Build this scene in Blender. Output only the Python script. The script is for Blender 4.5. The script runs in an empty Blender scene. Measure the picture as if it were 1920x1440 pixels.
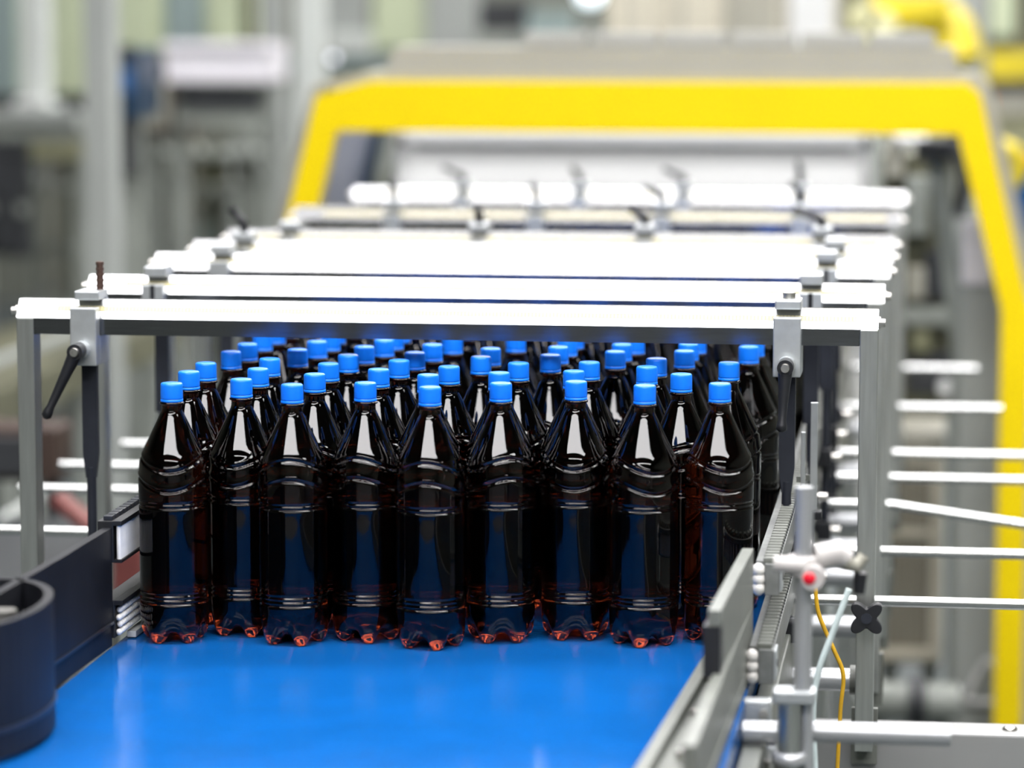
import bpy, bmesh, math, random
from mathutils import Matrix, Vector
random.seed(7)
S = bpy.context.scene
COL = S.collection
PI = math.pi

# ------------------------------------------------------------------ camera
FPX = 6000.0                                   # focal length in pixels of the 1920 frame
PITCH = math.radians(7.052); YAW = math.radians(7.789)
CAM = Vector((0.66, 0.0, 1.805))
cd = bpy.data.cameras.new('camera'); cam = bpy.data.objects.new('camera', cd); COL.objects.link(cam)
cd.sensor_width = 36.0; cd.lens = FPX/1920*36.0; cd.clip_start = 0.05; cd.clip_end = 200
cam.matrix_world = Matrix.Translation(CAM) @ Matrix.Rotation(YAW, 4, 'Z') @ Matrix.Rotation(PI/2-PITCH, 4, 'X')
cd.dof.use_dof = True; cd.dof.focus_distance = 4.30; cd.dof.aperture_fstop = 2.2; cd.dof.aperture_blades = 0
S.camera = cam

# ------------------------------------------------------------------ world, exposure
w = bpy.data.worlds.new('world'); S.world = w; w.use_nodes = True
w.node_tree.nodes['Background'].inputs[0].default_value = (0.75, 0.82, 0.9, 1)
w.node_tree.nodes['Background'].inputs[1].default_value = 0.05
S.view_settings.view_transform = 'Standard'; S.view_settings.look = 'None'
S.view_settings.gamma = 1.0; S.view_settings.use_curve_mapping = False
S.view_settings.exposure = -0.72
ROOF_LIGHT = 29.0        # emission of the unseen roof lights
S.cycles.caustics_refractive = False; S.cycles.caustics_reflective = False
S.cycles.max_bounces = 7; S.cycles.transmission_bounces = 6; S.cycles.glossy_bounces = 3; S.cycles.diffuse_bounces = 2
S.cycles.use_adaptive_sampling = True; S.cycles.adaptive_threshold = 0.1
S.cycles.sample_clamp_indirect = 6.0

def at(px, py, Y):
    """world point at depth Y that the photograph shows at pixel (px, py): used for measuring only"""
    x = (px-960)/FPX; y = -(py-720)/FPX
    up = y*math.cos(PITCH)-math.sin(PITCH); fw = y*math.sin(PITCH)+math.cos(PITCH)
    X = x*math.cos(YAW)-fw*math.sin(YAW); Yd = x*math.sin(YAW)+fw*math.cos(YAW)
    t = Y/Yd
    return Vector((CAM.x+X*t, Y, CAM.z+up*t))

# ------------------------------------------------------------------ materials
MATS = {}
def mat(name, col, rough=0.5, metal=0.0, noise=0.0, nscale=40.0, bump=0.0, bscale=200.0, trans=0.0, ior=1.45,
        emit=None, estr=0.0, coat=0.0, aniso=0.0, stretch=None, spec=None, col2=None):
    m = bpy.data.materials.new(name); m.use_nodes = True
    nt = m.node_tree; b = nt.nodes['Principled BSDF']
    b.inputs['Base Color'].default_value = (*col, 1); b.inputs['Roughness'].default_value = rough
    b.inputs['Metallic'].default_value = metal; b.inputs['IOR'].default_value = ior
    b.inputs['Transmission Weight'].default_value = trans; b.inputs['Coat Weight'].default_value = coat
    b.inputs['Anisotropic'].default_value = aniso
    if spec is not None: b.inputs['Specular IOR Level'].default_value = spec
    if emit: b.inputs['Emission Color'].default_value = (*emit, 1); b.inputs['Emission Strength'].default_value = estr
    if noise or bump:
        tc = nt.nodes.new('ShaderNodeTexCoord'); mp = nt.nodes.new('ShaderNodeMapping')
        nt.links.new(tc.outputs['Object'], mp.inputs[0])
        if stretch: mp.inputs['Scale'].default_value = stretch
    if noise:
        n = nt.nodes.new('ShaderNodeTexNoise'); n.inputs['Scale'].default_value = nscale; n.inputs['Detail'].default_value = 6
        r = nt.nodes.new('ShaderNodeValToRGB')
        c2 = col2 or tuple(max(0, c*(1-noise)) for c in col)
        r.color_ramp.elements[0].color = (*c2, 1); r.color_ramp.elements[1].color = (*col, 1)
        r.color_ramp.elements[0].position = 0.3; r.color_ramp.elements[1].position = 0.65
        nt.links.new(mp.outputs[0], n.inputs['Vector']); nt.links.new(n.outputs['Fac'], r.inputs[0])
        nt.links.new(r.outputs[0], b.inputs['Base Color'])
    if bump:
        n2 = nt.nodes.new('ShaderNodeTexNoise'); n2.inputs['Scale'].default_value = bscale; n2.inputs['Detail'].default_value = 3
        bp = nt.nodes.new('ShaderNodeBump'); bp.inputs['Strength'].default_value = bump; bp.inputs['Distance'].default_value = 0.001
        nt.links.new(mp.outputs[0], n2.inputs['Vector']); nt.links.new(n2.outputs['Fac'], bp.inputs['Height'])
        nt.links.new(bp.outputs[0], b.inputs['Normal'])
    MATS[name] = m
    return m

mat('amber_plastic', (0.062, 0.0095, 0.003), 0.04, trans=1.0, ior=1.46)
mat('cap_blue', (0.006, 0.20, 0.95), 0.33, noise=0.08, nscale=60, bump=0.05, bscale=400)
mat('beam_aluminium', (0.50, 0.505, 0.51), 0.26, 1.0, noise=0.06, nscale=30, bump=0.03, bscale=300, stretch=(1, 12, 12))
mat('web_dark_reflection', (0.30, 0.31, 0.34), 0.13, 1.0, noise=0.15, nscale=20, bump=0.03, bscale=200, stretch=(1, 12, 12))  # darker than the beam: this face's dark reflection is put into its colour
mat('post_steel', (0.62, 0.64, 0.61), 0.36, 1.0, noise=0.18, nscale=14, bump=0.05, bscale=160, stretch=(8, 8, 0.6))
mat('clamp_aluminium', (0.66, 0.69, 0.70), 0.42, 0.9, noise=0.1, nscale=60, bump=0.05, bscale=300)
mat('rod_steel', (0.60, 0.61, 0.60), 0.22, 1.0, noise=0.05, nscale=40)
mat('tube_white', (0.50, 0.515, 0.53), 0.3, 0.6, noise=0.06, nscale=30)
mat('bolt_steel', (0.70, 0.68, 0.64), 0.3, 1.0, noise=0.15, nscale=200)
mat('rust_steel', (0.16, 0.10, 0.08), 0.5, 0.7, noise=0.4, nscale=200)
mat('black_plastic', (0.014, 0.015, 0.018), 0.38, noise=0.2, nscale=80, bump=0.05)
mat('hanger_black', (0.022, 0.025, 0.034), 0.3, noise=0.25, nscale=40, bump=0.04)
mat('black_rubber', (0.013, 0.014, 0.018), 0.45, spec=0.25, noise=0.3, nscale=18, bump=0.1, bscale=120)
mat('board_grey', (0.16, 0.17, 0.15), 0.42, noise=0.2, nscale=25, bump=0.05)
mat('rail_grey', (0.24, 0.25, 0.24), 0.4, 0.4, noise=0.3, nscale=60)
mat('roller_white', (0.82, 0.80, 0.76), 0.35, noise=0.12, nscale=90)
mat('sensor_white', (0.50, 0.48, 0.465), 0.4, noise=0.08, nscale=80)
mat('lens_red', (0.75, 0.01, 0.03), 0.2, noise=0.1)
mat('cable_yellow', (0.62, 0.36, 0.02), 0.4, noise=0.2, nscale=60)
mat('hose_clear', (0.60, 0.70, 0.70), 0.25, noise=0.1, nscale=60)
mat('guard_yellow', (0.78, 0.585, 0.0), 0.42, noise=0.04, nscale=6, spec=0.3)
mat('hood_grey', (0.30, 0.30, 0.275), 0.5, noise=0.06, nscale=5)
mat('panel_grey', (0.28, 0.285, 0.28), 0.45, 0.3, noise=0.06, nscale=4)
mat('blue_grey_sheet', (0.30, 0.32, 0.40), 0.35, 0.2, noise=0.12, nscale=3)
mat('light_trim', (0.62, 0.63, 0.62), 0.4, noise=0.04)
mat('column_grey', (0.33, 0.35, 0.33), 0.5, noise=0.08, nscale=4)
mat('pale_column', (0.52, 0.55, 0.52), 0.5, noise=0.06, nscale=4)
mat('pale_green', (0.50, 0.56, 0.38), 0.55, noise=0.1, nscale=3)
mat('slate_green', (0.26, 0.33, 0.32), 0.5, noise=0.15, nscale=3)
mat('dark_machine', (0.035, 0.038, 0.042), 0.5, noise=0.4, nscale=8)
mat('dark_olive', (0.12, 0.12, 0.075), 0.55, noise=0.35, nscale=7)
mat('olive', (0.25, 0.25, 0.15), 0.55, noise=0.3, nscale=6)
mat('mid_grey', (0.28, 0.30, 0.27), 0.5, noise=0.25, nscale=7)
mat('warm_grey', (0.36, 0.35, 0.29), 0.55, noise=0.15, nscale=6)
mat('beige', (0.62, 0.58, 0.46), 0.5, noise=0.08, nscale=6)
mat('mesh_brown', (0.22, 0.18, 0.12), 0.6, noise=0.15, nscale=20)
mat('navy', (0.010, 0.035, 0.075), 0.35, noise=0.3, nscale=9)
mat('motor_blue', (0.02, 0.10, 0.28), 0.4, noise=0.2, nscale=9)
mat('white_box', (0.78, 0.76, 0.80), 0.5, noise=0.05, nscale=5)
mat('step_dark', (0.02, 0.024, 0.026), 0.6, noise=0.3, nscale=8)
mat('rust_brown', (0.05, 0.03, 0.022), 0.6, noise=0.4, nscale=8)
mat('dull_red', (0.17, 0.045, 0.04), 0.5, noise=0.3, nscale=8)
mat('orange', (0.75, 0.22, 0.02), 0.45, noise=0.15, nscale=9)
mat('mustard', (0.62, 0.50, 0.02), 0.45, noise=0.2, nscale=9)
mat('pale_yellow', (0.80, 0.78, 0.45), 0.45, noise=0.1, nscale=9)
mat('wall_paint', (0.17, 0.18, 0.15), 0.7, noise=0.12, nscale=1.5)
mat('ceiling_paint', (0.16, 0.165, 0.16), 0.8, noise=0.1, nscale=1.0)
mat('floor_concrete', (0.10, 0.115, 0.115), 0.6, spec=0.2, noise=0.3, nscale=1.4, bump=0.05, bscale=40)
mat('roof_light_pane', (0.9, 0.9, 0.9), 0.5, emit=(1.0, 0.98, 0.99), estr=ROOF_LIGHT, noise=0.02)
mat('highlight_glow', (0.9, 0.9, 0.95), 0.4, emit=(0.82, 0.84, 1.0), estr=2.2, noise=0.02)  # glow for the blurred highlights in the distance
mat('lamp_glow', (0.9, 0.95, 1.0), 0.4, emit=(0.82, 0.95, 1.0), estr=2.5, noise=0.02)

def belt_material():
    m = mat('belt_blue', (0.004, 0.100, 0.37), 0.12, noise=0.10, nscale=9, stretch=(1, 1, 1))
    nt = m.node_tree; b = nt.nodes['Principled BSDF']
    tc = nt.nodes.new('ShaderNodeTexCoord')
    mp = nt.nodes.new('ShaderNodeMapping'); mp.inputs['Scale'].default_value = (1, 1, 1)
    nt.links.new(tc.outputs['Object'], mp.inputs[0])
    wv = nt.nodes.new('ShaderNodeTexWave'); wv.bands_direction = 'Y'; wv.inputs['Scale'].default_value = 62.0
    wv.inputs['Distortion'].default_value = 0.4; wv.inputs['Detail'].default_value = 1
    ns = nt.nodes.new('ShaderNodeTexNoise'); ns.inputs['Scale'].default_value = 260; ns.inputs['Detail'].default_value = 2
    mx = nt.nodes.new('ShaderNodeMath'); mx.operation = 'MULTIPLY_ADD'; mx.inputs[1].default_value = 0.5
    bp = nt.nodes.new('ShaderNodeBump'); bp.inputs['Strength'].default_value = 0.08; bp.inputs['Distance'].default_value = 0.0006
    nt.links.new(mp.outputs[0], wv.inputs['Vector']); nt.links.new(mp.outputs[0], ns.inputs['Vector'])
    nt.links.new(ns.outputs['Fac'], mx.inputs[0]); nt.links.new(wv.outputs['Fac'], mx.inputs[2])
    nt.links.new(mx.outputs[0], bp.inputs['Height']); nt.links.new(bp.outputs[0], b.inputs['Normal'])
belt_material()

def tape_material():
    m = mat('scale_tape', (0.62, 0.56, 0.30), 0.3, noise=0.06, nscale=12)
    nt = m.node_tree; b = nt.nodes['Principled BSDF']
    src = b.inputs['Base Color'].links[0].from_socket
    tc = nt.nodes.new('ShaderNodeTexCoord'); sep = nt.nodes.new('ShaderNodeSeparateXYZ')
    nt.links.new(tc.outputs['Object'], sep.inputs[0])
    def tick(period, width):
        d = nt.nodes.new('ShaderNodeMath'); d.operation = 'DIVIDE'; d.inputs[1].default_value = period
        f = nt.nodes.new('ShaderNodeMath'); f.operation = 'FRACT'
        l = nt.nodes.new('ShaderNodeMath'); l.operation = 'LESS_THAN'; l.inputs[1].default_value = width
        nt.links.new(sep.outputs[0], d.inputs[0]); nt.links.new(d.outputs[0], f.inputs[0]); nt.links.new(f.outputs[0], l.inputs[0])
        return l
    a = tick(0.005, 0.2)
    mix = nt.nodes.new('ShaderNodeMixRGB'); mix.inputs[2].default_value = (0.25, 0.23, 0.15, 1)
    nt.links.new(a.outputs[0], mix.inputs[0]); nt.links.new(src, mix.inputs[1]); nt.links.new(mix.outputs[0], b.inputs['Base Color'])
tape_material()

# ------------------------------------------------------------------ mesh helpers
class MB:
    def __init__(s): s.v = []; s.f = []; s.sm = []
    def add(s, vs, fs, smooth=False):
        o = len(s.v); s.v += [tuple(p) for p in vs]
        for f in fs: s.f.append([i+o for i in f]); s.sm.append(smooth)
        return s
    def box(s, x0, x1, y0, y1, z0, z1, b=0.0):
        if b <= 0:
            vs = [(x, y, z) for z in (z0, z1) for y in (y0, y1) for x in (x0, x1)]
            return s.add(vs, [(0, 2, 3, 1), (4, 5, 7, 6), (0, 1, 5, 4), (2, 6, 7, 3), (0, 4, 6, 2), (1, 3, 7, 5)])
        # chamfered box
        bm = bmesh.new(); bmesh.ops.create_cube(bm, size=1)
        for v in bm.verts:
            v.co = Vector(((x0+x1)/2+v.co.x*(x1-x0), (y0+y1)/2+v.co.y*(y1-y0), (z0+z1)/2+v.co.z*(z1-z0)))
        bmesh.ops.bevel(bm, geom=list(bm.edges), offset=b, segments=2, affect='EDGES', profile=0.6)
        bm.verts.index_update()
        s.add([v.co for v in bm.verts], [[v.index for v in f.verts] for f in bm.faces]); bm.free()
        return s
    def obox(s, a, b, wx, wz, up=(0, 0, 1)):
        """bar of rectangular section from point a to point b"""
        a = Vector(a); b = Vector(b); d = (b-a).normalized(); u = Vector(up)
        r = d.cross(u)
        if r.length < 1e-4: r = d.cross(Vector((0, 1, 0)))
        r.normalize(); u = r.cross(d).normalized()
        vs = []
        for p in (a, b):
            for sx, sz in ((-1, -1), (1, -1), (1, 1), (-1, 1)): vs.append(p+r*sx*wx/2+u*sz*wz/2)
        return s.add(vs, [(3, 2, 1, 0), (4, 5, 6, 7), (0, 1, 5, 4), (1, 2, 6, 5), (2, 3, 7, 6), (3, 0, 4, 7)])
    def tube(s, pts, rad, n=16, cap=True):
        pts = [Vector(p) for p in pts]
        if not hasattr(rad, '__len__'): rad = [rad]*len(pts)
        vs = []; fs = []; prev = None
        for i, p in enumerate(pts):
            d = (pts[min(i+1, len(pts)-1)]-pts[max(i-1, 0)]).normalized()
            if prev is None:
                prev = d.cross(Vector((0, 0, 1)))
                if prev.length < 1e-3: prev = d.cross(Vector((0, 1, 0)))
            prev = (prev-d*prev.dot(d)).normalized(); q = d.cross(prev)
            for k in range(n):
                t = 2*PI*k/n; vs.append(p+(prev*math.cos(t)+q*math.sin(t))*rad[i])
        for i in range(len(pts)-1):
            for k in range(n):
                fs.append((i*n+k, i*n+(k+1) % n, (i+1)*n+(k+1) % n, (i+1)*n+k))
        s.add(vs, fs, True)
        if cap:
            e = len(pts)-1
            s.add(vs[:n], [tuple(range(n))[::-1]]); s.add(vs[e*n:], [tuple(range(n))])
        return s
    def lathe(s, prof, c=(0, 0, 0), n=32, rmod=None, smooth=True):
        """prof: (r, z) pairs about the z axis"""
        vs = []; fs = []
        for r, z in prof:
            for k in range(n):
                t = 2*PI*k/n; rr = r if rmod is None else rmod(r, z, k)
                vs.append((c[0]+rr*math.cos(t), c[1]+rr*math.sin(t), c[2]+z))
        for i in range(len(prof)-1):
            for k in range(n): fs.append((i*n+k, i*n+(k+1) % n, (i+1)*n+(k+1) % n, (i+1)*n+k))
        s.add(vs, fs, smooth)
        s.add(vs[:n], [tuple(range(n))[::-1]]); s.add(vs[-n:], [tuple(range(n))])
        return s
    def prism(s, poly, axis, a, b):
        """poly of (u, v) extruded along axis from a to b; x: (y,z), y: (x,z), z: (x,y)"""
        n = len(poly)
        def P(u, v, t): return {'x': (t, u, v), 'y': (u, t, v), 'z': (u, v, t)}[axis]
        vs = [P(u, v, a) for u, v in poly]+[P(u, v, b) for u, v in poly]
        fs = [tuple(range(n)), tuple(range(2*n-1, n-1, -1))]+[(i, i+n, (i+1) % n+n, (i+1) % n) for i in range(n)]
        return s.add(vs, fs)
    def strip(s, path, z0, z1, th):
        """upright wall of thickness th along a plan path of (x, y)"""
        P = [Vector((p[0], p[1])) for p in path]; L = []; R_ = []
        for i, p in enumerate(P):
            d = (P[min(i+1, len(P)-1)]-P[max(i-1, 0)]).normalized(); nrm = Vector((-d.y, d.x))
            L.append(p+nrm*th/2); R_.append(p-nrm*th/2)
        n = len(P); vs = []
        for q in (L, R_):
            for z in (z0, z1): vs += [(p.x, p.y, z) for p in q]
        fs = []; sm = []
        a, b, c, d = 0, n, 2*n, 3*n
        for i in range(n-1):
            s_ = [(a+i, a+i+1, b+i+1, b+i), (c+i+1, c+i, d+i, d+i+1), (b+i, b+i+1, d+i+1, d+i), (a+i+1, a+i, c+i, c+i+1)]
            fs += s_
        fs += [(a, b, d, c), (a+n-1, c+n-1, d+n-1, b+n-1)]
        return s.add(vs, fs)
    def mesh(s, name, m, sharp=None):
        me = bpy.data.meshes.new(name); me.from_pydata(s.v, [], s.f); me.update()
        bm = bmesh.new(); bm.from_mesh(me); bmesh.ops.recalc_face_normals(bm, faces=list(bm.faces)); bm.to_mesh(me); bm.free()
        me.polygons.foreach_set('use_smooth', s.sm)
        me.materials.append(MATS[m]); me.update()
        return me
    def build(s, name, m, parent=None):
        o = bpy.data.objects.new(name, s.mesh(name, m)); COL.objects.link(o)
        if parent: o.parent = parent
        return o

def tag(o, label=None, cat=None, group=None, kind=None):
    if label: o['label'] = label
    if cat: o['category'] = cat
    if group: o['group'] = group
    if kind: o['kind'] = kind
    return o
def thing(name, label, cat, loc=(0, 0, 0), group=None, rz=0):
    o = bpy.data.objects.new(name, None); COL.objects.link(o)
    o.location = loc; o.rotation_euler = (0, 0, rz); o.empty_display_size = 0.05
    return tag(o, label, cat, group)
def kids(o): return [c for c in bpy.data.objects if c.parent == o]
def copy_tree(o, parent=None):
    c = o.copy(); COL.objects.link(c)
    if parent: c.parent = parent
    for ch in kids(o): copy_tree(ch, c)
    return c
def link(name, me, parent, loc=(0, 0, 0), rz=0):
    o = bpy.data.objects.new(name, me); COL.objects.link(o); o.parent = parent; o.location = loc; o.rotation_euler = (0, 0, rz)
    return o
def struct(name, mb, m, parent=None):
    o = mb.build(name, m, parent)
    if not parent: o['kind'] = 'structure'
    return o

# ------------------------------------------------------------------ the hall
X0, X1, YA, YB, H = -8.0, 7.0, -7.0, 18.0, 5.2
struct('floor', MB().box(X0, X1, YA, YB, -0.1, 0.0), 'floor_concrete')
struct('wall_back', MB().box(X0, X1, YB, YB+0.15, 0, H), 'wall_paint')
struct('wall_front', MB().box(X0, X1, YA-0.15, YA, 0, H), 'wall_paint')
struct('wall_left', MB().box(X0-0.15, X0, YA, YB, 0, H), 'wall_paint')
struct('wall_right', MB().box(X1, X1+0.15, YA, YB, 0, H), 'wall_paint')
struct('ceiling', MB().box(X0, X1, YA, YB, H, H+0.12), 'ceiling_paint')
n = 0
for yc in (-3.3, -0.1, 3.1, 6.3, 9.5, 12.7, 15.9):     # unseen strip lights, evenly spaced, put where bottles and beams need their highlights
    for xc in (0.9,):
        n += 1
        fr = MB(); hx, hy = 3.4, 0.55
        fr.box(xc-hx-.08, xc+hx+.08, yc-hy-.08, yc-hy, H-.08, H-.001).box(xc-hx-.08, xc+hx+.08, yc+hy, yc+hy+.08, H-.08, H-.001)
        fr.box(xc-hx-.08, xc-hx, yc-hy, yc+hy, H-.08, H-.001).box(xc+hx, xc+hx+.08, yc-hy, yc+hy, H-.08, H-.001)
        o = struct('unseen_roof_light_%d' % n, fr, 'light_trim')
        MB().box(xc-hx, xc+hx, yc-hy, yc+hy, H-.04, H-.002).build('pane', 'roof_light_pane', o)

# ------------------------------------------------------------------ conveyor belt and bed
BZ = 0.95
t = thing('conveyor_belt', 'wide glossy blue plastic conveyor belt carrying the bottles', 'conveyor belt', (0, 5.2, BZ))
bm_ = MB(); 
bm_.prism([(-2.0, 0), (2.2, 0), (2.235, -.02), (2.2, -.04), (-2.0, -.04), (-2.035, -.02)], 'x', -.415, .425)
bm_.build('belt', 'belt_blue', t)
tb = thing('conveyor_bed', 'grey steel bed frame under the blue belt', 'conveyor frame', (0, 5.2, 0))
for sx in (-.43, .44):
    MB().box(sx-.012, sx+.012, -1.95, 2.2, .80, .915, .003).build('side_beam', 'board_grey', tb)
for yy in (-1.9, 0.2, 2.0):
    for sx in (-.43, .44): MB().box(sx-.025, sx+.025, yy-.025, yy+.025, 0, .80).build('leg', 'post_steel', tb)
MB().box(-.415, .425, -1.95, 2.2, .86, .905).build('bed_plate', 'dark_machine', tb)

t = thing('unseen_dark_table', 'unseen dark table added beyond the belt to darken bottle reflections', 'table', (0, 2.6, 0))  # added out of view so the bottles reflect dark instead of blue belt
MB().box(-.5, .5, -.45, .545, .925, .942, .004).build('plate', 'dark_machine', t)
for sx in (-.45, .45):
    for sy in (-.4, .45): MB().box(sx-.02, sx+.02, sy-.02, sy+.02, 0, .925).build('leg', 'post_steel', t)
# ------------------------------------------------------------------ bottles
def interp(tab, x):
    for (a, ra), (b, rb) in zip(tab, tab[1:]):
        if a <= x <= b:
            u = (x-a)/(b-a); return ra+(rb-ra)*u
    return tab[-1][1] if x > tab[-1][0] else tab[0][1]
PROF = [(.040, .0452), (.052, .0455), (.066, .0452), (.070, .0448), (.176, .0448), (.182, .0452), (.215, .0455), (.228, .0452),
        (.238, .0441), (.245, .0423), (.252, .0393), (.2995, .0166), (.303, .0148),
        (.306, .0137), (.309, .0134), (.3135, .0133), (.3145, .0162), (.3165, .0162), (.3175, .0133), (.326, .0130)]
def smooth_prof(z):
    if z > .300: return interp(PROF, z)
    return sum(interp(PROF, z+d) for d in (-.006, -.003, 0, .003, .006))/5 if z > .05 else interp(PROF, z)
NTH = 84
def body_mesh():
    zs = []
    z = .326
    while z > .300: zs.append(z); z -= .0009
    while z > .262: zs.append(z); z -= .0028
    while z > .196: zs.append(z); z -= .0012
    while z > .174: zs.append(z); z -= .0009
    while z > .074: zs.append(z); z -= .010
    while z > .048: zs.append(z); z -= .0009
    zs.append(.040)
    vs = []; fs = []
    g = lambda d, s_: math.exp(-(d/s_)**2)
    for z in zs:
        for k in range(NTH):
            th = 2*PI*k/NTH; r = smooth_prof(z)
            wv = .0085*math.cos(2*th)
            if .19 < z < .27:
                for zc, dep in ((.2375, -.0026), (.2115, -.0026)):
                    d = z-(zc+wv); r += dep*g(d, .0019)+.0007*g(d-.0045, .002)
                d = z-(.2245+wv); r += -.0004*g(d, .008)
            for zc, dep in ((.1870, -.0014), (.1815, -.0019), (.0660, -.0014), (.0605, -.0015), (.0545, -.0020)):
                r += dep*g(z-zc, .0014)
            vs.append((r*math.cos(th), r*math.sin(th), z))
    foot = [(.0452, .040), (.0455, .031), (.0453, .022), (.0440, .013), (.0415, .0065), (.0380, .0020), (.0340, 0), (.0300, .0006), (.0250, .0040), (.0190, .0085), (.0120, .0125), (.0060, .0140)]
    vall = [(.0452, .040), (.0446, .034), (.0434, .029), (.0412, .0245), (.0382, .0205), (.0348, .0175), (.0312, .0155), (.0275, .0142), (.0230, .0135), (.0175, .0135), (.0115, .0138), (.0060, .0140)]
    for (fr_, fz), (vr, vz) in list(zip(foot, vall))[1:]:
        for k in range(NTH):
            th = 2*PI*k/NTH; c = (1+math.cos(5*th+1.1))/2; u = c*c*(3-2*c)
            r = vr+(fr_-vr)*u; z = vz+(fz-vz)*u
            vs.append((r*math.cos(th), r*math.sin(th), z))
    nr = len(vs)//NTH
    for i in range(nr-1):
        for k in range(NTH): fs.append((i*NTH+k, i*NTH+(k+1) % NTH, (i+1)*NTH+(k+1) % NTH, (i+1)*NTH+k))
    m = MB(); m.add(vs, fs, True)
    m.f.append(list(range(NTH))); m.sm.append(False)
    m.f.append(list(range((nr-1)*NTH, nr*NTH))[::-1]); m.sm.append(True)
    return m.mesh('body', 'amber_plastic')
BODY = body_mesh()
def knurl(r, z, k): return r-(0.00035 if (k % 2 and .0232 > z > .0045 and r > .0135) else 0)
cp = MB(); cp.lathe([(.0130, 0.0), (.0146, 0.0), (.0147, .0008), (.01465, .0170), (.0142, .0190), (.0131, .0203), (.0110, .0207), (.002, .0209)], n=72,
                    rmod=lambda r, z, k: r-(.0003 if (k % 2 and .001 < z < .0172 and r > .0145) else 0))
CAP = cp.mesh('cap', 'cap_blue')
BAND = MB().lathe([(.0136, 0), (.0147, .0002), (.01485, .0010), (.0148, .0034), (.0140, .0038)], n=48).mesh('tamper_band', 'cap_blue')

caps = [  # (lane, pixel x, pixel y of the cap top) read off the photograph
 (1,321.7,713.8),(1,354,692),(1,386,676),(1,433,655),(1,464,640.5),(1,491.5,622.5),
 (2,455,706.5),(2,484,686.7),(2,505.6,668),(2,558,651),(2,594.6,635.6),(2,619.6,622.5),
 (3,545,716),(3,590,696.7),(3,616,677),(3,653,661),(3,684.6,645),(3,719,633.5),
 (4,685,713),(4,710,687.7),(4,748,671),(4,778,656.5),(4,811,641.5),(4,849,628),
 (5,806,721),(5,802.7,698),(5,842,682.5),(5,901.7,664.4),(5,920,649),(5,968,625),
 (6,939,713.7),(6,936,694),(6,972,676),(6,1032,661),(6,1047,646),(6,1063,632),
 (7,1080,710.5),(7,1076,691),(7,1105,674.5),(7,1153.7,654.5),(7,1166,641),(7,1192,628),
 (8,1209,718),(8,1213,683),(8,1231,668),(8,1284,653),(8,1296,641),(8,1317,628),
 (9,1350,714.5),(9,1277.5,696.7),(9,1367,675.5),(9,1400,644.5),(9,1425,633)]
CAPZ = BZ+.3424
pos = []
for ln, px, py in caps:
    a = at(px, py+3, 4.0); d = a-CAM; q = CAM+d*((CAPZ-CAM.z)/d.z); pos.append([q.x, q.y, ln, True])
for ln in range(1, 10):                          # the lanes go on behind
    yl = max(p[1] for p in pos if p[2] == ln); xl = -.348+.0895*(ln-1)
    while yl < (6.85 if ln > 7 else 5.25):
        yl += .094+random.random()*.006; pos.append([xl+random.uniform(-.01, .01), yl, ln, False])
DM = .0916
for it in range(420):
    for i in range(len(pos)):
        for j in range(i+1, len(pos)):
            a, b = pos[i], pos[j]; dx = b[0]-a[0]; dy = b[1]-a[1]
            if abs(dx) > DM or abs(dy) > DM: continue
            d = math.hypot(dx, dy)
            if d < DM:
                e = (DM-d)/2; wa, wb = (1, 1) if a[3] == b[3] or it > 260 else ((.1, 1.9) if a[3] else (1.9, .1))
                ux, uy = dx/d, dy/d
                a[0] -= ux*e*wa; a[1] -= uy*e*wa; b[0] += ux*e*wb; b[1] += uy*e*wb
    for p in pos: p[0] = min(max(p[0], -.3545), .3790)
ORD = ['', 'first', 'second', 'third', 'fourth', 'fifth', 'sixth', 'seventh', 'eighth', 'ninth', 'tenth', 'eleventh', 'twelfth', 'thirteenth', 'fourteenth', 'fifteenth', 'sixteenth']+['%dth' % k for k in range(17, 21)]+['21st', '22nd', '23rd']+['%dth' % k for k in range(24, 31)]+['31st', '32nd', '33rd', '34th', '35th', '36th']
LANE = ['', 'leftmost lane', 'second lane from left', 'third lane from left', 'fourth lane from left', 'middle lane', 'fourth lane from right', 'third lane from right', 'second lane from right', 'rightmost lane']
rots = {(1, 0): 185, (2, 0): 170, (3, 0): 95, (4, 0): 82, (5, 0): 90, (6, 0): 115, (7, 0): 182, (8, 0): 208, (9, 0): 202}
for ln in range(1, 10):
    for k, p in enumerate(sorted([p for p in pos if p[2] == ln], key=lambda p: p[1])):
        lab = 'amber bottle with blue cap, %s, %s' % ('frontmost' if k == 0 else ORD[k+1]+' from the front', LANE[ln])
        t = thing('bottle', lab, 'bottle', (p[0], p[1], BZ), 'amber bottles on the blue belt', math.radians(rots.get((ln, k), random.uniform(0, 360))))
        link('body', BODY, t)
        c = link('cap', CAP, t, (0, 0, .3214), random.random()*6)
        link('tamper_band', BAND, c, (0, 0, -.0042))

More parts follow.
